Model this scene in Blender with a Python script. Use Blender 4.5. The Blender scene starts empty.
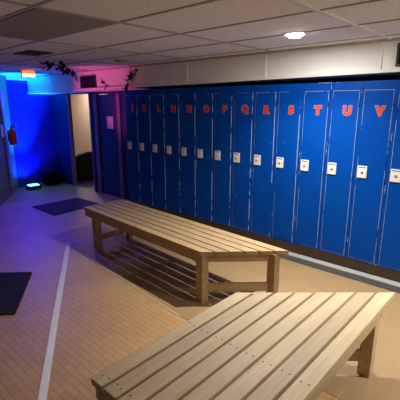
import bpy, bmesh, math, random
from mathutils import Vector, Matrix
random.seed(7)
scn = bpy.context.scene
COL = scn.collection
R = math.radians

# ------------------------------------------------------------------ materials
def new_mat(name):
    m = bpy.data.materials.new(name); m.use_nodes = True
    nt = m.node_tree
    return m, nt, nt.nodes['Principled BSDF']

def plain(name, col, rough=.6, metal=0, noise=.0, scale=30, bump=0.0, coat=0):
    m, nt, b = new_mat(name)
    b.inputs['Base Color'].default_value = (*col, 1)
    b.inputs['Roughness'].default_value = rough
    b.inputs['Metallic'].default_value = metal
    if coat: b.inputs['Coat Weight'].default_value = coat
    if noise or bump:
        tc = nt.nodes.new('ShaderNodeTexCoord')
        n = nt.nodes.new('ShaderNodeTexNoise'); n.inputs['Scale'].default_value = scale
        n.inputs['Detail'].default_value = 6
        nt.links.new(tc.outputs['Object'], n.inputs['Vector'])
        if noise:
            mx = nt.nodes.new('ShaderNodeMix'); mx.data_type = 'RGBA'
            mx.inputs[6].default_value = (*[c*(1-noise) for c in col], 1)
            mx.inputs[7].default_value = (*[min(1, c*(1+noise)) for c in col], 1)
            nt.links.new(n.outputs['Fac'], mx.inputs[0]); nt.links.new(mx.outputs[2], b.inputs['Base Color'])
        if bump:
            bp = nt.nodes.new('ShaderNodeBump'); bp.inputs['Strength'].default_value = bump
            bp.inputs['Distance'].default_value = .01
            nt.links.new(n.outputs['Fac'], bp.inputs['Height']); nt.links.new(bp.outputs['Normal'], b.inputs['Normal'])
    return m

def emit(name, col, s):
    m, nt, b = new_mat(name)
    b.inputs['Base Color'].default_value = (*col, 1)
    b.inputs['Emission Color'].default_value = (*col, 1)
    b.inputs['Emission Strength'].default_value = s
    return m

def math_node(nt, op, a, b=None, clamp=False):
    n = nt.nodes.new('ShaderNodeMath'); n.operation = op; n.use_clamp = clamp
    for i, v in enumerate((a, b)):
        if v is None: continue
        if isinstance(v, (int, float)): n.inputs[i].default_value = v
        else: nt.links.new(v, n.inputs[i])
    return n.outputs[0]

def wood_mat(name, lo, hi, worn):
    m, nt, b = new_mat(name)
    tc = nt.nodes.new('ShaderNodeTexCoord'); oi = nt.nodes.new('ShaderNodeObjectInfo')
    mp = nt.nodes.new('ShaderNodeMapping'); mp.inputs['Scale'].default_value = (1.6, 26, 26)
    add = nt.nodes.new('ShaderNodeVectorMath'); add.operation = 'ADD'
    cmb = nt.nodes.new('ShaderNodeCombineXYZ')
    r10 = math_node(nt, 'MULTIPLY', oi.outputs['Random'], 37.0)
    for i in range(3): nt.links.new(r10, cmb.inputs[i])
    nt.links.new(tc.outputs['Object'], add.inputs[0]); nt.links.new(cmb.outputs[0], add.inputs[1])
    nt.links.new(add.outputs[0], mp.inputs['Vector'])
    n = nt.nodes.new('ShaderNodeTexNoise'); n.inputs['Scale'].default_value = 1.6; n.inputs['Detail'].default_value = 5
    n.inputs['Distortion'].default_value = .8
    nt.links.new(mp.outputs[0], n.inputs['Vector'])
    cr = nt.nodes.new('ShaderNodeValToRGB')
    cr.color_ramp.elements[0].position = .3; cr.color_ramp.elements[0].color = (*lo, 1)
    cr.color_ramp.elements[1].position = .7; cr.color_ramp.elements[1].color = (*hi, 1)
    nt.links.new(n.outputs['Fac'], cr.inputs[0])
    # broad grey wear blotches
    n2 = nt.nodes.new('ShaderNodeTexNoise'); n2.inputs['Scale'].default_value = 4; n2.inputs['Detail'].default_value = 4
    nt.links.new(add.outputs[0], n2.inputs['Vector'])
    mx = nt.nodes.new('ShaderNodeMix'); mx.data_type = 'RGBA'; mx.blend_type = 'MIX'
    mx.inputs[7].default_value = (*worn, 1)
    f = math_node(nt, 'MULTIPLY', math_node(nt, 'SUBTRACT', n2.outputs['Fac'], .45, True), 1.8, True)
    nt.links.new(f, mx.inputs[0]); nt.links.new(cr.outputs[0], mx.inputs[6])
    # per-board value
    hsv = nt.nodes.new('ShaderNodeHueSaturation')
    nt.links.new(mx.outputs[2], hsv.inputs['Color'])
    v = math_node(nt, 'ADD', math_node(nt, 'MULTIPLY', oi.outputs['Random'], .22), .89)
    nt.links.new(v, hsv.inputs['Value'])
    nt.links.new(hsv.outputs[0], b.inputs['Base Color'])
    b.inputs['Roughness'].default_value = .55
    return m

def floor_mat():
    m, nt, b = new_mat('floor_tile')
    tc = nt.nodes.new('ShaderNodeTexCoord')
    br = nt.nodes.new('ShaderNodeTexBrick')
    br.inputs['Scale'].default_value = 1; br.inputs['Brick Width'].default_value = .16
    br.inputs['Row Height'].default_value = .05; br.inputs['Mortar Size'].default_value = .003
    br.inputs['Mortar Smooth'].default_value = .3
    br.inputs['Color1'].default_value = (.53, .325, .135, 1); br.inputs['Color2'].default_value = (.57, .355, .15, 1)
    br.inputs['Mortar'].default_value = (.37, .21, .10, 1)
    nt.links.new(tc.outputs['Object'], br.inputs['Vector'])
    n = nt.nodes.new('ShaderNodeTexNoise'); n.inputs['Scale'].default_value = 2.2; n.inputs['Detail'].default_value = 7
    nt.links.new(tc.outputs['Object'], n.inputs['Vector'])
    hsv = nt.nodes.new('ShaderNodeHueSaturation')
    nt.links.new(br.outputs['Color'], hsv.inputs['Color'])
    nt.links.new(math_node(nt, 'ADD', math_node(nt, 'MULTIPLY', n.outputs['Fac'], .5), .75), hsv.inputs['Value'])
    nt.links.new(hsv.outputs[0], b.inputs['Base Color'])
    b.inputs['Roughness'].default_value = .5
    return m

def ceiling_mat(name, col):
    m, nt, b = new_mat(name)
    tc = nt.nodes.new('ShaderNodeTexCoord')
    n = nt.nodes.new('ShaderNodeTexNoise'); n.inputs['Scale'].default_value = 45; n.inputs['Detail'].default_value = 3
    nt.links.new(tc.outputs['Object'], n.inputs['Vector'])
    cr = nt.nodes.new('ShaderNodeValToRGB')
    cr.color_ramp.elements[0].position = .34; cr.color_ramp.elements[0].color = (*[c*.84 for c in col], 1)
    cr.color_ramp.elements[1].position = .5; cr.color_ramp.elements[1].color = (*col, 1)
    nt.links.new(n.outputs['Fac'], cr.inputs[0]); nt.links.new(cr.outputs[0], b.inputs['Base Color'])
    b.inputs['Roughness'].default_value = .9
    bp = nt.nodes.new('ShaderNodeBump'); bp.inputs['Strength'].default_value = .35; bp.inputs['Distance'].default_value = .004
    nt.links.new(n.outputs['Fac'], bp.inputs['Height']); nt.links.new(bp.outputs['Normal'], b.inputs['Normal'])
    return m

def worn_blue(name, hx, hz, amount):
    """blue enamel, chipped to bare metal along the edges of a panel of half size hx, hz (object coordinates)"""
    m, nt, b = new_mat(name)
    tc = nt.nodes.new('ShaderNodeTexCoord'); oi = nt.nodes.new('ShaderNodeObjectInfo')
    sp = nt.nodes.new('ShaderNodeSeparateXYZ'); nt.links.new(tc.outputs['Object'], sp.inputs[0])
    dx = math_node(nt, 'SUBTRACT', hx, math_node(nt, 'ABSOLUTE', sp.outputs[0]))
    dz = math_node(nt, 'SUBTRACT', hz, math_node(nt, 'ABSOLUTE', sp.outputs[2]))
    d = math_node(nt, 'MINIMUM', dx, dz)
    add = nt.nodes.new('ShaderNodeVectorMath'); add.operation = 'ADD'
    cmb = nt.nodes.new('ShaderNodeCombineXYZ')
    r = math_node(nt, 'MULTIPLY', oi.outputs['Random'], 91.0)
    for i in range(3): nt.links.new(r, cmb.inputs[i])
    nt.links.new(tc.outputs['Object'], add.inputs[0]); nt.links.new(cmb.outputs[0], add.inputs[1])
    n = nt.nodes.new('ShaderNodeTexNoise'); n.inputs['Scale'].default_value = 3.2; n.inputs['Detail'].default_value = 8
    n.inputs['Roughness'].default_value = .65
    nt.links.new(add.outputs[0], n.inputs['Vector'])
    edge = math_node(nt, 'LESS_THAN', d, math_node(nt, 'MULTIPLY', n.outputs['Fac'], .0062))
    wear = math_node(nt, 'MULTIPLY', edge, math_node(nt, 'GREATER_THAN', n.outputs['Fac'], amount))
    # a few small chips in the middle of the panel
    n3 = nt.nodes.new('ShaderNodeTexNoise'); n3.inputs['Scale'].default_value = 22; n3.inputs['Detail'].default_value = 2
    nt.links.new(add.outputs[0], n3.inputs['Vector'])
    chip = math_node(nt, 'GREATER_THAN', n3.outputs['Fac'], .765)
    wear = math_node(nt, 'MAXIMUM', wear, math_node(nt, 'MULTIPLY', chip, .5))
    base = nt.nodes.new('ShaderNodeMix'); base.data_type = 'RGBA'
    base.inputs[6].default_value = (.0006, .050, .32, 1); base.inputs[7].default_value = (.0010, .072, .40, 1)
    nt.links.new(n.outputs['Fac'], base.inputs[0])
    mx = nt.nodes.new('ShaderNodeMix'); mx.data_type = 'RGBA'
    mx.inputs[7].default_value = (.34, .42, .60, 1)
    nt.links.new(wear, mx.inputs[0]); nt.links.new(base.outputs[2], mx.inputs[6])
    nt.links.new(mx.outputs[2], b.inputs['Base Color'])
    b.inputs['Roughness'].default_value = .40; b.inputs['Specular IOR Level'].default_value = .10
    return m

M = {}
M['wood_far'] = wood_mat('honey_pine', (.39, .265, .125), (.53, .38, .195), (.36, .275, .17))
M['wood_near'] = wood_mat('pale_worn_pine', (.56, .425, .245), (.71, .56, .345), (.54, .45, .32))
M['floor'] = floor_mat()
M['lino'] = plain('tan_vinyl', (.38, .25, .12), .5, 0, .10, 5)
M['ceil'] = ceiling_mat('ceiling_board', (.88, .88, .88))
M['ceil_dark'] = ceiling_mat('stained_board', (.33, .30, .28))
M['tbar'] = plain('grid_metal', (.44, .39, .34), .5, 0, .15, 20)
M['tbar_white'] = plain('grid_metal_white', (.75, .72, .66), .45)
M['white_wall'] = plain('white_panel', (.88, .87, .83), .6, 0, .06, 6)
M['white_trim'] = plain('white_trim', (.86, .84, .78), .5)
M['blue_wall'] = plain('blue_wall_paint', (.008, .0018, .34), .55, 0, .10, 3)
M['left_wall'] = plain('left_wall_paint', (.22, .17, .19), .7, 0, .12, 3)
M['dark_blue'] = plain('dark_blue_paint', (.01, .018, .11), .5, 0, .15, 5)
M['casing'] = plain('casing_paint', (.20, .135, .20), .5, 0, .12, 9)
M['grey'] = plain('curb_concrete', (.13, .14, .165), .8, 0, .15, 15)
M['curb_top'] = plain('curb_light_edge', (.40, .40, .39), .7, 0, .15, 15)
M['brown'] = plain('brown_kickboard', (.16, .11, .07), .7, 0, .2, 12)
M['black'] = plain('black', (.008, .008, .010), .6)
M['bag'] = plain('bag_cloth', (.004, .004, .006), .95)
M['bag'].node_tree.nodes['Principled BSDF'].inputs['Specular IOR Level'].default_value = .1
M['mat'] = plain('black_rubber', (.010, .010, .013), .85, 0, .3, 60, .3)
M['tape'] = plain('white_tape', (.86, .85, .83), .6, 0, .12, 30)
M['steel'] = plain('bright_steel', (.80, .80, .78), .35, .0, .06, 40)
M['dark_steel'] = plain('dark_steel', (.05, .055, .065), .45, .6)
M['letter'] = plain('red_vinyl', (.58, .055, .035), .5)
M['outline'] = plain('pale_vinyl_edge', (.40, .21, .27), .5)
M['red'] = plain('red_enamel', (.75, .03, .02), .3, 0, 0, 1, 0, .5)
M['rubber'] = plain('grey_blue_rubber', (.12, .14, .2), .5)
M['paper'] = plain('paper', (.78, .68, .74), .8)
M['warm_wall'] = plain('warm_wall', (.70, .58, .48), .7, 0, .05, 4)
M['leaf'] = plain('dark_leaf', (.018, .030, .014), .6, 0, .4, 20)
M['stem'] = plain('vine_stem', (.035, .028, .018), .7)
M['plastic'] = plain('cream_plastic', (.55, .50, .44), .5)
M['body_paint'] = plain('locker_body_paint', (.001, .040, .32), .45, 0, .1, 6)
M['door_paint'] = worn_blue('locker_door_paint', .131, .8415, .44)
M['frame_paint'] = worn_blue('locker_frame_paint', .1515, .8885, .63)
M['lamp'] = emit('lamp_glow', (1, .965, .90), 45)
M['exit_top'] = emit('exit_red', (1, .13, .03), 2.2)
M['exit_low'] = emit('exit_warm', (1, .55, .22), 3.5)
M['par_glow'] = emit('par_glow', (.08, .55, 1), 7.0)
M['brown_box'] = plain('cardboard', (.20, .13, .10), .8)
M['latch_grey'] = plain('latch_grey', (.22, .22, .22), .5)
M['screw'] = plain('screw_head', (.05, .04, .035), .5, .5)

# ------------------------------------------------------------------ mesh helpers
class MB:
    def __init__(s): s.bm = bmesh.new()
    def box(s, x0, x1, y0, y1, z0, z1, mat=None, bev=0):
        t = bmesh.new()
        bmesh.ops.create_cube(t, size=1)
        for v in t.verts:
            v.co = Vector(((x0+x1)/2 + v.co.x*(x1-x0), (y0+y1)/2 + v.co.y*(y1-y0), (z0+z1)/2 + v.co.z*(z1-z0)))
        if bev: bmesh.ops.bevel(t, geom=t.edges[:], offset=bev, segments=2, affect='EDGES', profile=.6)
        s.merge(t, mat); return s
    def merge(s, t, mat=None):
        if mat is not None: t.transform(mat)
        me = bpy.data.meshes.new('tmp'); t.to_mesh(me); t.free(); s.bm.from_mesh(me); bpy.data.meshes.remove(me)
    def prism(s, pts, z0, z1, bev=0, mat=None):
        t = bmesh.new()
        lo = [t.verts.new((x, y, z0)) for x, y in pts]; hi = [t.verts.new((x, y, z1)) for x, y in pts]
        n = len(pts)
        t.faces.new(lo[::-1]); t.faces.new(hi)
        for i in range(n): t.faces.new((lo[i], lo[(i+1) % n], hi[(i+1) % n], hi[i]))
        bmesh.ops.recalc_face_normals(t, faces=t.faces[:])
        if bev: bmesh.ops.bevel(t, geom=t.edges[:], offset=bev, segments=2, affect='EDGES', profile=.6)
        s.merge(t, mat); return s
    def lathe(s, prof, mat=None, n=24):
        t = bmesh.new(); rings = []
        for r, z in prof:
            if r < 1e-6: rings.append([t.verts.new((0, 0, z))])
            else: rings.append([t.verts.new((r*math.cos(2*math.pi*i/n), r*math.sin(2*math.pi*i/n), z)) for i in range(n)])
        for a, b in zip(rings, rings[1:]):
            for i in range(n):
                j = (i+1) % n
                if len(a) == 1 and len(b) == 1: continue
                if len(a) == 1: t.faces.new((a[0], b[j], b[i]))
                elif len(b) == 1: t.faces.new((a[i], a[j], b[0]))
                else: t.faces.new((a[i], a[j], b[j], b[i]))
        bmesh.ops.recalc_face_normals(t, faces=t.faces[:])
        for f in t.faces: f.smooth = True
        s.merge(t, mat); return s
    def tube(s, pts, r, n=8):
        t = bmesh.new(); rings = []; P = [Vector(p) for p in pts]
        for i, p in enumerate(P):
            d = (P[min(i+1, len(P)-1)] - P[max(i-1, 0)]).normalized()
            a = d.cross(Vector((0, 0, 1)));
            if a.length < .1: a = d.cross(Vector((0, 1, 0)))
            a.normalize(); b = d.cross(a)
            rings.append([t.verts.new(p + r*(a*math.cos(2*math.pi*k/n) + b*math.sin(2*math.pi*k/n))) for k in range(n)])
        for A, B in zip(rings, rings[1:]):
            for k in range(n): t.faces.new((A[k], A[(k+1) % n], B[(k+1) % n], B[k]))
        t.faces.new(rings[0][::-1]); t.faces.new(rings[-1])
        bmesh.ops.recalc_face_normals(t, faces=t.faces[:])
        for f in t.faces: f.smooth = True
        s.merge(t); return s
    def build(s, name, mat, parent=None, loc=None):
        me = bpy.data.meshes.new(name); s.bm.to_mesh(me); s.bm.free()
        me.materials.append(mat)
        o = bpy.data.objects.new(name, me); COL.objects.link(o)
        if parent: o.parent = parent
        if loc: o.location = loc
        return o

def tag(o, label=None, cat=None, group=None, kind=None):
    if label: o['label'] = label
    if cat: o['category'] = cat
    if group: o['group'] = group
    if kind: o['kind'] = kind
    return o
def empty(name, loc=(0, 0, 0), rz=0):
    o = bpy.data.objects.new(name, None); COL.objects.link(o)
    o.empty_display_size = .1; o.location = loc; o.rotation_euler = (0, 0, rz)
    return o
def struct(name, mb, mat, label, cat):
    return tag(mb.build(name, mat), label, cat, kind='structure')

# ------------------------------------------------------------------ room
YL, YB, XF, ZC = 3.80, 4.30, -8.40, 2.335
XR, YN = 3.2, -2.6
def yleft(x): return 3.36 - .674*(x - XF)
xl = XF + (3.36 - YN)/.674

OUT = [(XF, YB), (XF, 3.36), (xl, YN), (XR, YN), (XR, YB)]
struct('floor', MB().prism([(XF-.1, YB+.1), (XF-.1, 3.3), (xl-.1, YN-.1), (XR+.1, YN-.1), (XR+.1, YB+.1)], -.1, 0), M['floor'],
       'brown floor of small oblong tiles across the locker room', 'floor')
struct('floor_panel', MB().prism([(-4.42, 2.32), (-2.1, 2.06), (XR, 2.02), (XR, 3.76), (-4.42, 3.76)], .0005, .003), M['lino'],
       'smooth tan flooring strip along the lockers', 'floor')
struct('trim_1', MB().prism([(-4.42, 2.30), (-2.1, 2.045), (-2.1, 2.06), (-4.42, 2.318)], .0005, .005), plain('edge_strip', (.62, .48, .28), .45),
       'thin pale edging strip between tile floor and smooth tan floor', 'trim')

# ceiling with grid
struct_c = struct('ceiling', MB().prism([(XF-.1, YB+.1), (XF-.1, 3.3), (xl-.1, YN-.1), (XR+.1, YN-.1), (XR+.1, YB+.1)], ZC, ZC+.1), M['ceil'],
                  'grey beige suspended ceiling of speckled boards', 'ceiling')
grid = MB()
ys = [2.99 - .61*k for k in range(-1, 10)]
xs = [-1.17 - 1.195*k for k in range(-4, 6)]
for y in ys:
    if y > YL-.02: continue
    x0 = max(XF, XF + (3.36-y)/.674)+.01
    grid.box(x0, XR-.01, y-.012, y+.012, ZC-.006, ZC+.002)
for x in xs:
    if abs(x+1.17) < .01: continue
    y0 = max(YN, yleft(x))+.01
    grid.box(x-.012, x+.012, y0, YL-.01, ZC-.008, ZC+.002)
grid.build('ceiling_grid', M['tbar'], struct_c)
MB().box(-1.186, -1.154, YN+.1, YL-.01, ZC-.010, ZC+.002).build('ceiling_rail', M['tbar_white'], struct_c)

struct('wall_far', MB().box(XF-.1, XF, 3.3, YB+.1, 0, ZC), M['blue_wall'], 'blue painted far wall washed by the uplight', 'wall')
struct('trim_2', MB().box(XF+.001, XF+.05, 3.36, YL-.002, 2.255, ZC-.001), M['white_trim'], 'white band along the top of the far blue wall', 'trim')
# back wall behind lockers, with door openings
DO0, DO1 = -7.67, -6.84       # open doorway
BD0, BD1 = -6.60, -5.93       # blue door
wb = MB()
wb.box(XF-.1, DO0, YB, YB+.06, 0, ZC).box(DO0, DO1, YB, YB+.06, 1.97, ZC).box(DO1, BD0, YB, YB+.06, 0, ZC)
wb.box(BD0, BD1, YB, YB+.06, 1.96, ZC).box(BD1, XR+.1, YB, YB+.06, 0, ZC)
struct('wall_back', wb, M['dark_blue'], 'dark blue painted wall with the doorways, behind the lockers', 'wall')
wl = MB()
dv = Vector((1, -.674, 0)).normalized(); nv = Vector((-dv.y, dv.x, 0)) * -1
a0 = Vector((XF, 3.36, 0)); a1 = Vector((xl, YN, 0))
wl.prism([(a0.x, a0.y), (a1.x, a1.y), (a1.x+nv.x*.1, a1.y+nv.y*.1), (a0.x+nv.x*.1, a0.y+nv.y*.1)], 0, ZC)
struct('wall_left', wl, M['left_wall'], 'mauve grey wall at the left edge of the room', 'wall')
struct('wall_near', MB().box(xl-.1, XR+.1, YN-.1, YN, 0, ZC), M['blue_wall'], 'wall behind the viewer', 'wall')
struct('wall_right', MB().box(XR, XR+.1, YN, YB, 0, ZC), M['blue_wall'], 'wall at the right end of the lockers', 'wall')
# corner post on the left wall
pc = a0 + dv*.72 - nv*.001
cm = Matrix.Translation(pc) @ Matrix.Rotation(math.atan2(dv.y, dv.x), 4, 'Z')
struct('trim_3', MB().box(-.04, .04, 0, .03, 0, 2.26, mat=cm, bev=.005), M['casing'], 'upright casing on the left wall beside the extinguisher', 'trim')

# upper wall (bulkhead) above lockers and doors
wu = MB()
def zb(x): return 1.985 + (x - XF)*.0088
t = bmesh.new()
vs = [t.verts.new(p) for p in ((XF+.002, YL, zb(XF)), (XR-.002, YL, zb(XR)), (XR-.002, YL, ZC-.001), (XF+.002, YL, ZC-.001),
                               (XF+.002, YB-.002, zb(XF)), (XR-.002, YB-.002, zb(XR)), (XR-.002, YB-.002, ZC-.001), (XF+.002, YB-.002, ZC-.001))]
for f in ((0, 1, 2, 3), (5, 4, 7, 6), (0, 4, 5, 1), (3, 2, 6, 7), (0, 3, 7, 4), (1, 5, 6, 2)): t.faces.new([vs[i] for i in f])
bmesh.ops.recalc_face_normals(t, faces=t.faces[:])
wu.merge(t)
upper = struct('wall_upper', wu, M['white_wall'], 'white panelled bulkhead between locker tops and ceiling', 'wall')
for x in (-4.88, -3.67, -2.46, -1.235, 0.0):
    MB().box(x-.014, x+.014, YL-.012, YL+.002, zb(x)+.03, ZC-.012, bev=.003).build('batten', M['white_trim'], upper)
sl = math.atan(.0088)
lm = Matrix.Translation((XF, 0, zb(XF))) @ Matrix.Rotation(-sl, 4, 'Y')
MB().box(.005, XR-XF-.01, YL-.022, YL+.001, 0, .034, mat=lm, bev=.004).build('ledge', M['white_trim'], upper)
MB().box(XF+.01, XR-.01, YL-.016, YL+.001, ZC-.022, ZC-.002).build('wall_angle', M['tbar'], upper)

# curb and kick board under lockers
struct('trim_4', MB().box(-5.12, XR-.01, 3.765, 3.845, 0.0035, .062), M['grey'], 'low grey curb in front of the lockers', 'trim')
struct('trim_5', MB().box(-5.12, XR-.01, 3.763, YB-.004, .062, .074, bev=.003), M['curb_top'], 'pale top edge of the curb under the lockers', 'trim')
struct('trim_6', MB().box(-5.12, XR-.01, 3.86, YB-.004, .074, .203), M['brown'], 'brown recessed kick board under the lockers', 'trim')

# ------------------------------------------------------------------ lockers
def letter_mesh(ch, size, off, depth):
    cu = bpy.data.curves.new('letter', 'FONT'); cu.body = ch; cu.size = size; cu.offset = off; cu.extrude = depth
    cu.align_x = 'CENTER'; cu.align_y = 'CENTER'; cu.resolution_u = 4
    o = bpy.data.objects.new('letter', cu); COL.objects.link(o)
    dg = bpy.context.evaluated_depsgraph_get(); dg.update()
    me = bpy.data.meshes.new_from_object(o.evaluated_get(dg))
    bpy.data.objects.remove(o); bpy.data.curves.remove(cu)
    xs_ = [v.co.x for v in me.vertices]; zs_ = [v.co.y for v in me.vertices]
    cx, cy = (min(xs_)+max(xs_))/2, (min(zs_)+max(zs_))/2
    for v in me.vertices: v.co = Vector((v.co.x-cx, -v.co.z, v.co.y-cy))
    return me

PITCH = .3055; LW = .303
Z0, Z1 = .207, 1.984
def make_locker():
    root = empty('locker')
    h = Z1 - Z0
    # carcass: open-fronted steel box
    b = MB(); hx = LW/2; D = .46
    b.box(-hx, -hx+.003, .02, D, Z0, Z1).box(hx-.003, hx, .02, D, Z0, Z1).box(-hx+.003, hx-.003, .02, D, Z0, Z0+.003)
    b.box(-hx+.003, hx-.003, .02, D, Z1-.003, Z1).box(-hx+.003, hx-.003, D-.003, D, Z0+.003, Z1-.003)
    b.build('body', M['body_paint'], root)
    # face frame round the door
    f = MB(); zc = (Z0+Z1)/2
    fh = h/2
    f.box(-hx, -.1345, -.001, .02, -fh, fh).box(.1345, hx, -.001, .02, -fh, fh)
    f.box(-.1345, .1345, -.001, .02, fh-.078, fh).box(-.1345, .1345, -.001, .02, -fh, -fh+.012)
    f.build('face_frame', M['frame_paint'], root, (0, 0, zc))
    # door
    dz0, dz1 = Z0+.0135, Z1-.0805
    dzc = (dz0+dz1)/2; dh = (dz1-dz0)/2
    d = MB().box(-.131, .131, -.006, .014, -dh, dh, bev=.0025)
    for k in range(3):      # pressed louvre slots, low and high, as raised hoods are not visible
        pass
    door = d.build('door', M['door_paint'], root, (0, 0, dzc))
    # lock plate with latch recess
    pl = MB().box(-.046, .046, -.012, 0, -.060, .060, bev=.0055).build('lock_plate', M['steel'], root, (-.076, -.006, 1.13))
    MB().box(-.036, .036, -.003, 0, -.004, .004, bev=.001).build('latch', M['latch_grey'], pl, (0.0, -.0121, .048))
    MB().lathe([(0, .010), (.012, .010), (.014, .004), (.014, 0)], Matrix.Rotation(R(90), 4, 'X'), 12).build(
        'keyhole', plain('keyhole', (.62, .48, .46), .4), pl, (0.0, -.0121, .004))
    # hinge knuckles on the right edge
    for z in (dz0+.12, dzc, dz1-.12):
        MB().tube([(.1345, -.006, z-.035), (.1345, -.006, z+.035)], .004, 6).build('hinge', M['body_paint'], root)
    return root

def copy_tree(o, parent=None):
    c = o.copy(); COL.objects.link(c)
    if parent: c.parent = parent
    for ch in list(o.children): copy_tree(ch, c)
    return c

letters = 'JKLMNOPQRSTUV'
proto = make_locker()
for k in range(14):
    o = proto if k == 0 else copy_tree(proto)
    xl_ = -.984 - PITCH*(13-k) + .076
    o.location = (xl_, YL, 0)
    if k < 13:
        ch = letters[k]
        lab = 'tall blue metal locker marked with the letter %s' % ch
        if k < 5: lab = 'tall blue metal locker in the dim end of the row, marked with the letter %s' % ch
    else:
        lab = 'tall blue metal locker cut off by the right picture edge, next after V'
    tag(o, lab, 'locker', 'blue lockers along the wall')
lockers = [o for o in COL.objects if o.parent is None and o.name.startswith('locker')]
lockers.sort(key=lambda o: o.location.x)
for o, ch in zip(lockers, letters):
    me = letter_mesh(ch, .112, .0085, .0012); me.materials.append(M['letter'])
    m2 = letter_mesh(ch, .112, .0130, .0006); m2.materials.append(M['outline'])
    a = bpy.data.objects.new('letter', me); COL.objects.link(a); a.parent = o; a.location = (.026, -.0084, 1.712)
    b_ = bpy.data.objects.new('letter_border', m2); COL.objects.link(b_); b_.parent = a; b_.location = (0, .0012, 0)

# ------------------------------------------------------------------ benches
def make_bench(name, label, loc, rz, U0, m, W, n, bw, legs, screw_rows, ins, wood):
    root = empty(name, loc, rz)
    tag(root, label, 'bench', 'slatted wooden benches')
    g = (W - n*bw)/(n-1); H = .51; T = .036
    for i in range(n):
        y0 = i*(bw+g); y1 = y0+bw
        s = MB().prism([(0, y0), (U0+m*y0, y0), (U0+m*y1, y1), (0, y1)], H-T, H, bev=.004).build('slat', wood, root)
        for u in screw_rows:
            for dy in (.024, bw-.024):
                uu = u if u > 0 else U0 + m*(y0+dy) + u
                j = random.uniform(-.006, .006)
                MB().lathe([(0, .0015), (.0042, .0012), (.0048, 0)], None, 8).build('screw', M['screw'], s, (uu+j, y0+dy+random.uniform(-.004, .004), H))
    ah = .078; z1 = H-T-.001; z0 = z1-ah
    e = .012
    # side aprons on edge
    def bar(nm, p, q, th, za, zb_):
        p = Vector((*p, 0)); q = Vector((*q, 0)); d = (q-p); L = d.length; ang = math.atan2(d.y, d.x)
        mb = MB().box(0, L, -th/2, th/2, za, zb_, bev=.003)
        o = mb.build(nm, wood, root, (p.x, p.y, 0)); o.rotation_euler = (0, 0, ang)
        return o
    ya, yb = e+.018, W-e-.018
    bar('apron', (e, ya), (U0+m*ya-ins-(.11 if m < 0 else .02), ya), .036, z0, z1)
    bar('apron', (e, yb), (U0+m*yb-ins-(.02 if m < 0 else .11), yb), .036, z0, z1)
    bar('apron', (e+.02, ya+.02), (e+.02, yb-.02), .036, z0, z1)
    # mitred end apron, set back under the slats
    yp, yq = (.075, W-.004) if m < 0 else (.004, W-.075)
    bar('apron', (U0+m*yp-ins, yp), (U0+m*yq-ins, yq), .036, z0, z1)
    for f in (.36, .68):
        u = U0*f; bar('cross_brace', (u, ya+.02), (u, yb-.02), .036, z0+.01, z1)
    lw = .082
    for (u, y) in legs:
        MB().box(-lw/2, lw/2, -lw/2, lw/2, 0.004, H-T-.001, bev=.004).build('leg', wood, root, (u, y, 0))
    for a, b_ in ((0, 1), (2, 3)):
        p, q = legs[a], legs[b_]
        P = Vector(p); Q = Vector(q); d = (Q-P).normalized()
        bar('stretcher', tuple(P+d*lw*.5), tuple(Q-d*lw*.5), .036, .105, .180)
    return root

farW = .585
make_bench('bench', 'slatted pine bench parallel to the lockers, standing beyond the nearer bench', (-4.214, 2.453, .0), R(-3.4),
           2.11, .53/.58, farW, 6, .0865, [(.215, .052), (.215, farW-.052), (2.085, .052), (2.53, farW-.060)], [.09, 1.05], .072, M['wood_far'])
nearW = .818
make_bench('bench', 'slatted pine bench in the foreground, running towards the lockers with a slanted end', (-.606, .798, .0), R(90),
           1.886, -.741/.818, nearW, 8, .0885, [(.10, .052), (.10, nearW-.052), (1.60, .052), (.98, nearW-.052)], [.055, .655], .055, M['wood_near'])

# ------------------------------------------------------------------ floor things
def strip(pts, w):
    mb = MB(); P = [Vector((*p, 0)) for p in pts]
    L, Rr = [], []
    for i, p in enumerate(P):
        d1 = (P[i]-P[i-1]).normalized() if i > 0 else None
        d2 = (P[i+1]-P[i]).normalized() if i < len(P)-1 else None
        d = ((d1 or d2) + (d2 or d1)).normalized(); nrm = Vector((-d.y, d.x, 0))
        k = w/2/ (abs(nrm.dot(Vector((-(d1 or d2).y, (d1 or d2).x, 0)))) or 1)
        L.append(p+nrm*k); Rr.append(p-nrm*k)
    t = bmesh.new()
    top = [t.verts.new((v.x, v.y, .0045)) for v in L+Rr[::-1]]; bot = [t.verts.new((v.x, v.y, .0007)) for v in L+Rr[::-1]]
    t.faces.new(top); t.faces.new(bot[::-1]); n = len(top)
    for i in range(n): t.faces.new((top[i], bot[i], bot[(i+1) % n], top[(i+1) % n]))
    bmesh.ops.recalc_face_normals(t, faces=t.faces[:])
    bmesh.ops.triangulate(t, faces=t.faces[:])
    mb.merge(t); return mb
tag(strip([(-1.3, .335), (-2.05, .81), (-2.77, 1.262), (-4.45, 2.335), (-4.20, 2.86)], .052).build('floor_tape', M['tape']),
    'bent white tape line stuck on the tile floor', 'tape')

def rubber_mat(label, pts, loops):
    root_pts = [Vector((*p, 0)) for p in pts]
    out = []
    for i, p in enumerate(root_pts):       # scalloped edge
        q = root_pts[(i+1) % len(root_pts)]; L = (q-p).length; n = max(2, int(L/loops)); d = (q-p)/n
        nrm = Vector((d.y, -d.x, 0)).normalized()
        for k in range(n):
            out.append(p+d*k); out.append(p+d*(k+.5)+nrm*.012)
    t = MB().prism([(v.x, v.y) for v in out], .0006, .012)
    return tag(t.build('floor_mat', M['mat']), label, 'mat', 'black floor mats')
rubber_mat('black rubber mat on the floor in front of the blue door', [(-6.58, 2.83), (-5.78, 2.83), (-5.86, 3.74), (-6.58, 3.72)], .06)
rubber_mat('black rubber mat on the floor at the left picture edge', [(-3.90, 1.59), (-4.25, 1.24), (-3.60, .68), (-3.18, 1.11)], .06)

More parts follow.
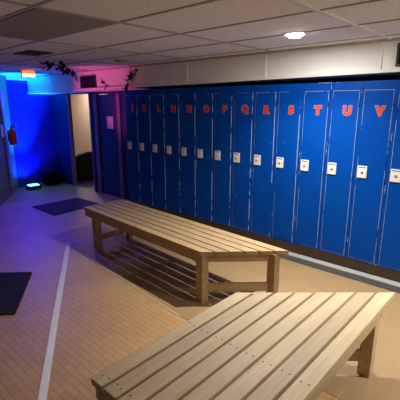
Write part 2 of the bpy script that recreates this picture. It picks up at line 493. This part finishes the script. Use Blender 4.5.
# ------------------------------------------------------------------ doors at the far end
def casing(name, x0, x1, z1, w, label):
    r = MB()
    y0, y1 = YB-.022, YB-.001
    r.box(x0-w, x0, y0, y1, 0, z1, bev=.004).box(x1, x1+w, y0, y1, 0, z1, bev=.004)
    r.box(x0-.001, x0+.012, y0, YB+.062, 0, z1, bev=.002).box(x1-.012, x1+.001, y0, YB+.062, 0, z1, bev=.002)
    return struct(name, r, M['casing'], label, 'door frame')
casing('trim_7', DO0, DO1, 1.968, .035, 'upright casings of the open doorway')
casing('trim_8', BD0, BD1, 1.958, .09, 'upright casings of the closed blue door')
d1 = struct('door_1', MB().box(BD0+.017, BD1-.017, YB+.01, YB+.045, .006, 1.95, bev=.003), M['dark_blue'], 'closed dark blue door with a pink lit notice', 'door')
hb = MB().box(-.02, .02, -.012, 0, -.09, .09, bev=.004).tube([(0, -.012, .0), (0, -.045, .0), (-.05, -.052, -.005), (-.10, -.05, -.005)], .008)
hb.build('door_handle', M['dark_steel'], d1, (BD1-.062, YB+.010, 1.06))
tag(MB().box(-.10, .10, -.0015, 0, -.115, .115).build('notice', M['paper'], None, (-6.205, YB+.0085, 1.43)), 'blank looking paper notice taped on the dark blue door', 'notice')

# room behind the doorway
struct('wall_room', MB().box(-11.5, -6.2, 6.2, 6.3, 0, 2.4).box(-11.6, -11.5, YB+.0625, 6.3, 0, 2.4).box(-6.3, -6.2, YB+.0625, 6.2, 0, 2.4),
       M['warm_wall'], 'warm beige walls of the lit room through the doorway', 'wall')
struct('floor_room', MB().box(-11.6, -6.2, YB+.0625, 6.3, -.1, .001), plain('room_floor', (.32, .24, .22), .6, 0, .1, 8), 'floor of the lit room through the doorway', 'floor')
struct('ceiling_room', MB().box(-11.6, -6.2, YB+.0625, 6.3, 2.4, 2.5), M['ceil'], 'ceiling of the lit room', 'ceiling')
# black armchair
ac = empty('armchair', (-8.28, 4.86, .001)); tag(ac, 'black padded armchair just inside the open doorway, its back turned', 'armchair')
def pad(x0, x1, y0, y1, z0, z1, bev):
    mb = MB(); t = bmesh.new(); bmesh.ops.create_cube(t, size=1)
    for v in t.verts: v.co = Vector(((x0+x1)/2 + v.co.x*(x1-x0), (y0+y1)/2 + v.co.y*(y1-y0), (z0+z1)/2 + v.co.z*(z1-z0)))
    bmesh.ops.bevel(t, geom=t.edges[:], offset=bev, segments=4, affect='EDGES', profile=.5)
    for f in t.faces: f.smooth = True
    mb.merge(t); return mb
pad(-.36, .30, -.30, .32, .06, .30, .02).build('base', M['black'], ac)
pad(-.38, .22, -.29, .31, .30, .42, .04).build('seat', M['black'], ac)
pad(-.38, .36, -.42, -.295, .05, .545, .055).build('arm', M['black'], ac)
pad(-.38, .36, .315, .46, .05, .545, .055).build('arm', M['black'], ac)
bk = MB(); hump = [(-.30, .06), (.32, .06), (.32, .50)] + [(.01 + .31*math.cos(math.pi*k/14), .50 + .19*math.sin(math.pi*k/14)**.8) for k in range(1, 14)] + [(-.30, .50)]
bk.prism(hump, 0, .15, .03, Matrix(((0, 0, 1, .22), (1, 0, 0, 0), (0, 1, 0, 0), (0, 0, 0, 1))))
bk.build('backrest', M['black'], ac)
for x, y in ((-.34, -.37), (-.34, .38), (.31, -.37), (.31, .38)):
    MB().box(x-.025, x+.025, y-.025, y+.025, 0, .06).build('foot', M['dark_steel'], ac)
tag(MB().box(-.06, .06, -.05, .05, 0, .085, bev=.008).build('box', M['brown_box'], None, (-8.10, 4.50, .547)), 'small brown box on the arm of the black armchair', 'box')

# ------------------------------------------------------------------ bulkhead vents
def vent(label, x0, x1, z0, z1):
    root = empty('air_vent', ((x0+x1)/2, YL, (z0+z1)/2)); tag(root, label, 'vent')
    hx, hz = (x1-x0)/2, (z1-z0)/2
    f = MB(); w = .018
    f.box(-hx, hx, -.02, -.001, hz-w, hz).box(-hx, hx, -.02, -.001, -hz, -hz+w).box(-hx, -hx+w, -.02, -.001, -hz+w, hz-w).box(hx-w, hx, -.02, -.001, -hz+w, hz-w)
    f.build('frame', M['dark_steel'], root)
    MB().box(-hx+w, hx-w, -.004, -.001, -hz+w, hz-w).build('backing', M['black'], root)
    n = 7
    for k in range(n):
        z = -hz+w + (k+.5)*(2*hz-2*w)/n
        MB().box(-hx+w, hx-w, -.0065, .0065, -.0015, .0015, mat=Matrix.Translation((0, -.011, z)) @ Matrix.Rotation(R(40), 4, 'X')).build('slat', M['black'], root)
vent('dark louvred vent on the white bulkhead above the open doorway', -6.28, -5.80, 2.045, 2.245)
vent('dark louvred vent on the white bulkhead at the right picture edge', -1.10, -.62, 2.095, 2.290)

# ------------------------------------------------------------------ ceiling things
def downlight(label, x, y):
    root = empty('ceiling_light', (x, y, ZC)); tag(root, label, 'light', 'round ceiling lights')
    MB().lathe([(.070, -.004), (.086, -.009), (.096, -.006), (.098, 0), (.070, 0), (.070, -.004)], None, 32).build('ring', M['white_trim'], root)
    MB().lathe([(0, -.034), (.025, -.032), (.048, -.025), (.063, -.013), (.069, -.003), (.069, -.001), (0, -.001)], None, 32).build('lens', M['lamp'], root)
    return root
LX, LY = -1.68, 3.02
downlight('bright round white ceiling light near the lockers', LX, LY)

tag(MB().box(-3.53, -2.365, 1.175, 1.755, ZC-.010, ZC-.0005).build('ceiling_tile', M['ceil_dark']), 'darker grey stained ceiling board among the pale ones', 'ceiling tile')
rt = empty('ceiling_grille', (-4.45, 2.08, ZC)); tag(rt, 'narrow dark grille in the ceiling near the far end', 'vent')
gm = Matrix.Rotation(R(0), 4, 'Z')
MB().box(-.20, .20, -.10, .17, -.008, -.001).build('backing', plain('grille_shade', (.05, .042, .04), .8), rt)
for k in range(6): MB().box(-.19, .19, -.09+k*.048, -.08+k*.048, -.014, -.008).build('slat', M['brown'], rt)
sd = empty('smoke_detector', (-4.30, 3.22, ZC)); tag(sd, 'round cream smoke detector on the ceiling near the bulkhead', 'detector')
MB().lathe([(.095, 0), (.095, -.012), (.088, -.018), (.06, -.020), (.055, -.036), (0, -.040)], None, 28).build('housing', M['plastic'], sd)
MB().lathe([(.092, -.0125), (.097, -.014), (.097, -.018), (.089, -.0185)], None, 28).build('collar', M['brown'], sd)

ex = empty('exit_sign', (-6.70, 3.06, ZC)); ex.scale = (1, .92, .88); tag(ex, 'small glowing red orange exit sign hung from the ceiling', 'sign')
MB().box(-.022, .020, -.125, .125, -.135, -.012, bev=.004).build('housing', M['white_trim'], ex)
MB().box(-.015, .015, -.03, .03, -.012, -.001).build('bracket', M['white_trim'], ex)
MB().box(.0205, .0225, -.118, .118, -.072, -.018).build('upper_panel', M['exit_top'], ex)
MB().box(.0205, .0225, -.118, .118, -.130, -.072).build('lower_panel', M['exit_low'], ex)

# ------------------------------------------------------------------ vines
def leaf(mb, p, size):
    t = bmesh.new()
    prof = [(0, 0), (.28, .32), (.36, .55), (.22, .8), (0, 1)]
    vs = [t.verts.new((x, y, -.12*abs(x)*2 + .05*math.sin(y*3))) for x, y in prof] + [t.verts.new((-x, y, -.12*abs(x)*2 + .05*math.sin(y*3))) for x, y in prof[1:-1][::-1]]
    c = t.verts.new((0, .5, .06))
    for i in range(len(vs)): t.faces.new((vs[i], vs[(i+1) % len(vs)], c))
    ext = bmesh.ops.solidify(t, geom=t.faces[:], thickness=.02)
    rot = Matrix.Rotation(random.uniform(0, 6.3), 4, 'Z') @ Matrix.Rotation(random.uniform(-1.4, 1.4), 4, 'X') @ Matrix.Rotation(random.uniform(-.8, .8), 4, 'Y')
    mb.merge(t, Matrix.Translation(p) @ rot @ Matrix.Scale(size, 4))
def vine(label, pts, nleaf, size, spread):
    root = empty('ivy_vine', pts[0]); tag(root, label, 'plant')
    P0 = Vector(pts[0]); P = [Vector(p)-P0 for p in pts]
    fine = []
    for i in range(len(P)-1):
        for k in range(6):
            f = k/6; q = P[i].lerp(P[i+1], f); q.z -= .02*math.sin(f*math.pi); fine.append(q)
    fine.append(P[-1])
    MB().tube(fine, .004, 6).build('stem', M['stem'], root)
    fo = MB()
    for k in range(nleaf):
        q = fine[random.randrange(len(fine))] + Vector((random.uniform(-spread, spread), random.uniform(-spread*.6, spread*.2), random.uniform(-spread, spread*.2)))
        q.y = min(q.y, YL-P0.y-size*.5); q.z = min(q.z, ZC-P0.z-.05)
        leaf(fo, q, size*random.uniform(.7, 1.25))
    fo.build('foliage', M['leaf'], root)
vine('dark leafy vine strung from ceiling to bulkhead near the exit sign',
     [(-5.05, 2.50, 2.30), (-4.98, 2.60, 2.30), (-5.05, 2.78, 2.31), (-5.35, 3.05, 2.31), (-5.80, 3.40, 2.29), (-6.42, 3.76, 2.27)], 46, .085, .045)
vine('dark leafy vine climbing the bulkhead where lockers begin',
     [(-4.93, 3.76, 2.05), (-4.90, 3.76, 2.12), (-4.84, 3.765, 2.19), (-4.77, 3.765, 2.25), (-4.68, 3.76, 2.30)], 22, .075, .045)
vine('thin sparse vine tendril beside the bulkhead vent',
     [(-5.66, 3.794, 2.20), (-5.60, 3.794, 2.13), (-5.52, 3.794, 2.09), (-5.44, 3.794, 2.06)], 6, .06, .02)

# ------------------------------------------------------------------ fire extinguisher and small things at the far left
fe = empty('fire_extinguisher', (-7.86, 3.15, .985)); tag(fe, 'red fire extinguisher hung in the far left corner', 'fire extinguisher')
MB().lathe([(0, 0), (.062, 0), (.070, .012), (.070, .25), (.060, .29), (.030, .315), (.022, .33), (0, .33)]).build('cylinder', M['red'], fe)
MB().lathe([(.022, .328), (.026, .332), (.026, .36), (.012, .372), (0, .372)]).build('valve', M['dark_steel'], fe)
MB().box(-.012, .012, -.02, .11, .37, .385, bev=.003).build('lever', M['dark_steel'], fe)
MB().tube([(.02, .02, .35), (.06, .07, .37), (.085, .11, .33), (.09, .12, .25), (.09, .12, .16), (.085, .11, .12)], .012).build('hose', M['rubber'], fe)
MB().box(-.02, .02, -.088, -.062, .08, .28).build('wall_bracket', M['dark_steel'], fe)

pm = Matrix.Translation((-7.78, 2.944, 1.275)) @ Matrix.Rotation(math.atan2(dv.y, dv.x), 4, 'Z')
wp = MB().box(-.17, .17, .001, .02, -.115, .115, mat=pm, bev=.004)
tag(wp.build('wall_plate', plain('pale_plate', (.62, .58, .66), .6)), 'pale plate on the left wall beside the fire extinguisher', 'wall plate')

pr = empty('uplight', (-8.02, 3.52, 0)); tag(pr, 'low black stage uplight with glowing cyan lens at the blue wall', 'light')
MB().box(-.10, .10, -.12, .12, .02, .085, bev=.01).build('housing', M['black'], pr)
for s in (-1, 1):
    MB().box(-.02, .02, s*.128-.006, s*.128+.006, .001, .11, bev=.002).build('yoke_arm', M['dark_steel'], pr)
MB().box(-.10, .10, -.13, .13, .001, .02).build('base', M['dark_steel'], pr)
MB().box(-.085, .085, -.10, .10, .0855, .098, bev=.004).build('lens', M['par_glow'], pr)

# dark duffel bag in the corner
bag = empty('gym_bag', (-8.12, 4.04, 0), R(90)); tag(bag, 'dark bag slumped on the floor against the blue wall', 'bag')
t = bmesh.new(); bmesh.ops.create_uvsphere(t, u_segments=28, v_segments=16, radius=1)
for v in t.verts:
    x, y, z = v.co
    sx = math.copysign(abs(x)**.6, x); sy = math.copysign(abs(y)**.75, y); sz = math.copysign(abs(z)**.75, z)
    v.co = Vector((sx*.25, sy*.15, .145 + sz*.14 + .012*math.sin(9*x)*math.cos(7*y)*(z > 0)))
for f in t.faces: f.smooth = True
b = MB(); b.merge(t); b.build('bag_body', M['bag'], bag)
MB().tube([(-.14, -.02, .265), (-.10, -.03, .33), (0, -.035, .355), (.10, -.03, .33), (.14, -.02, .265)], .011).build('handle', M['dark_steel'], bag)
tag(MB().box(-.06, .06, -.055, .055, 0, .09, bev=.008).build('box', M['brown_box'], None, (-8.15, 3.73, .001)), 'small brown box on the floor between uplight and dark bag', 'box')

# ------------------------------------------------------------------ light
def lamp(name, typ, loc, col, power, **kw):
    d = bpy.data.lights.new(name, typ); d.color = col; d.energy = power
    for k, v in kw.items():
        if k != 'target': setattr(d, k, v)
    o = bpy.data.objects.new(name, d); COL.objects.link(o); o.location = loc
    if 'target' in kw:
        o.rotation_euler = (Vector(kw['target'])-Vector(loc)).to_track_quat('-Z', 'Y').to_euler()
    return o
WARM = (1, .95, .85); NEUTRAL = (1, .97, .92)
lamp('ceiling_lamp_beam', 'AREA', (LX, LY, ZC-.038), WARM, 21, shape='DISK', size=.03, spread=R(122))
lamp('ceiling_lamp_glow', 'AREA', (LX, LY, ZC-.037), NEUTRAL, 20, shape='DISK', size=.03)
downlight('deep round ceiling light over the lockers beyond the right picture edge', .50, LY).scale = (1, 1, 4)
lamp('ceiling_lamp_beam', 'AREA', (.50, LY, ZC-.15), NEUTRAL, 32, shape='DISK', size=.04, spread=R(120))
lamp('ceiling_lamp_glow', 'POINT', (.50, LY, ZC-.17), NEUTRAL, 16, shadow_soft_size=.03)
# stage uplight washing the far wall
lamp('uplight_beam', 'SPOT', (-8.02, 3.52, .11), (.0, .27, 1), 1000, spot_size=R(54), spot_blend=.8, shadow_soft_size=.06, target=(-8.28, 3.52, 2.2))
lamp('uplight_spill', 'SPOT', (-8.14, 3.52, .13), (.0, .06, 1), 80, spot_size=R(130), spot_blend=.7, shadow_soft_size=.05, target=(-8.35, 3.45, 1.6))
# violet wash over the far floor from a stage light at ceiling height
lamp('violet_wash', 'SPOT', (-8.22, 3.45, 2.15), (.055, .0, 1), 235, spot_size=R(76), spot_blend=1.0, shadow_soft_size=.10, target=(-6.1, 2.55, 0))
# magenta stage light aimed at the bulkhead
lamp('magenta_spot', 'SPOT', (-6.6, 2.25, .5), (1, .10, .42), 175, spot_size=R(46), spot_blend=.8, shadow_soft_size=.06, target=(-5.75, 3.9, 1.9))
# lit room beyond the doorway
lamp('room_lamp', 'AREA', (-9.7, 5.5, 2.38), (1, .80, .64), 30, shape='DISK', size=.5)

w = bpy.data.worlds.new('world'); scn.world = w; w.use_nodes = True
w.node_tree.nodes['Background'].inputs[0].default_value = (.02, .02, .025, 1)

# ------------------------------------------------------------------ camera
F, HY, VPX, H = 380., 104., -233., 1.775
p = math.atan2(200-HY, F); fe_ = F/math.cos(p); th = math.pi - math.atan2(200-VPX, fe_)
fh = Vector((math.cos(th), math.sin(th), 0)); fwd = fh*math.cos(p) - Vector((0, 0, 1))*math.sin(p)
rt_ = Vector((math.sin(th), -math.cos(th), 0)); up = rt_.cross(fwd)
cd = bpy.data.cameras.new('camera'); cam = bpy.data.objects.new('camera', cd); COL.objects.link(cam)
mw = Matrix((rt_, up, -fwd)).transposed().to_4x4(); mw.translation = (0, 0, H)
cam.matrix_world = mw
cd.sensor_width = 36; cd.sensor_fit = 'HORIZONTAL'; cd.lens = 36*F/400; cd.clip_start = .05
scn.camera = cam
scn.view_settings.view_transform = 'Standard'; scn.view_settings.look = 'None'
scn.view_settings.gamma = 1; scn.view_settings.exposure = 0; scn.view_settings.use_curve_mapping = False
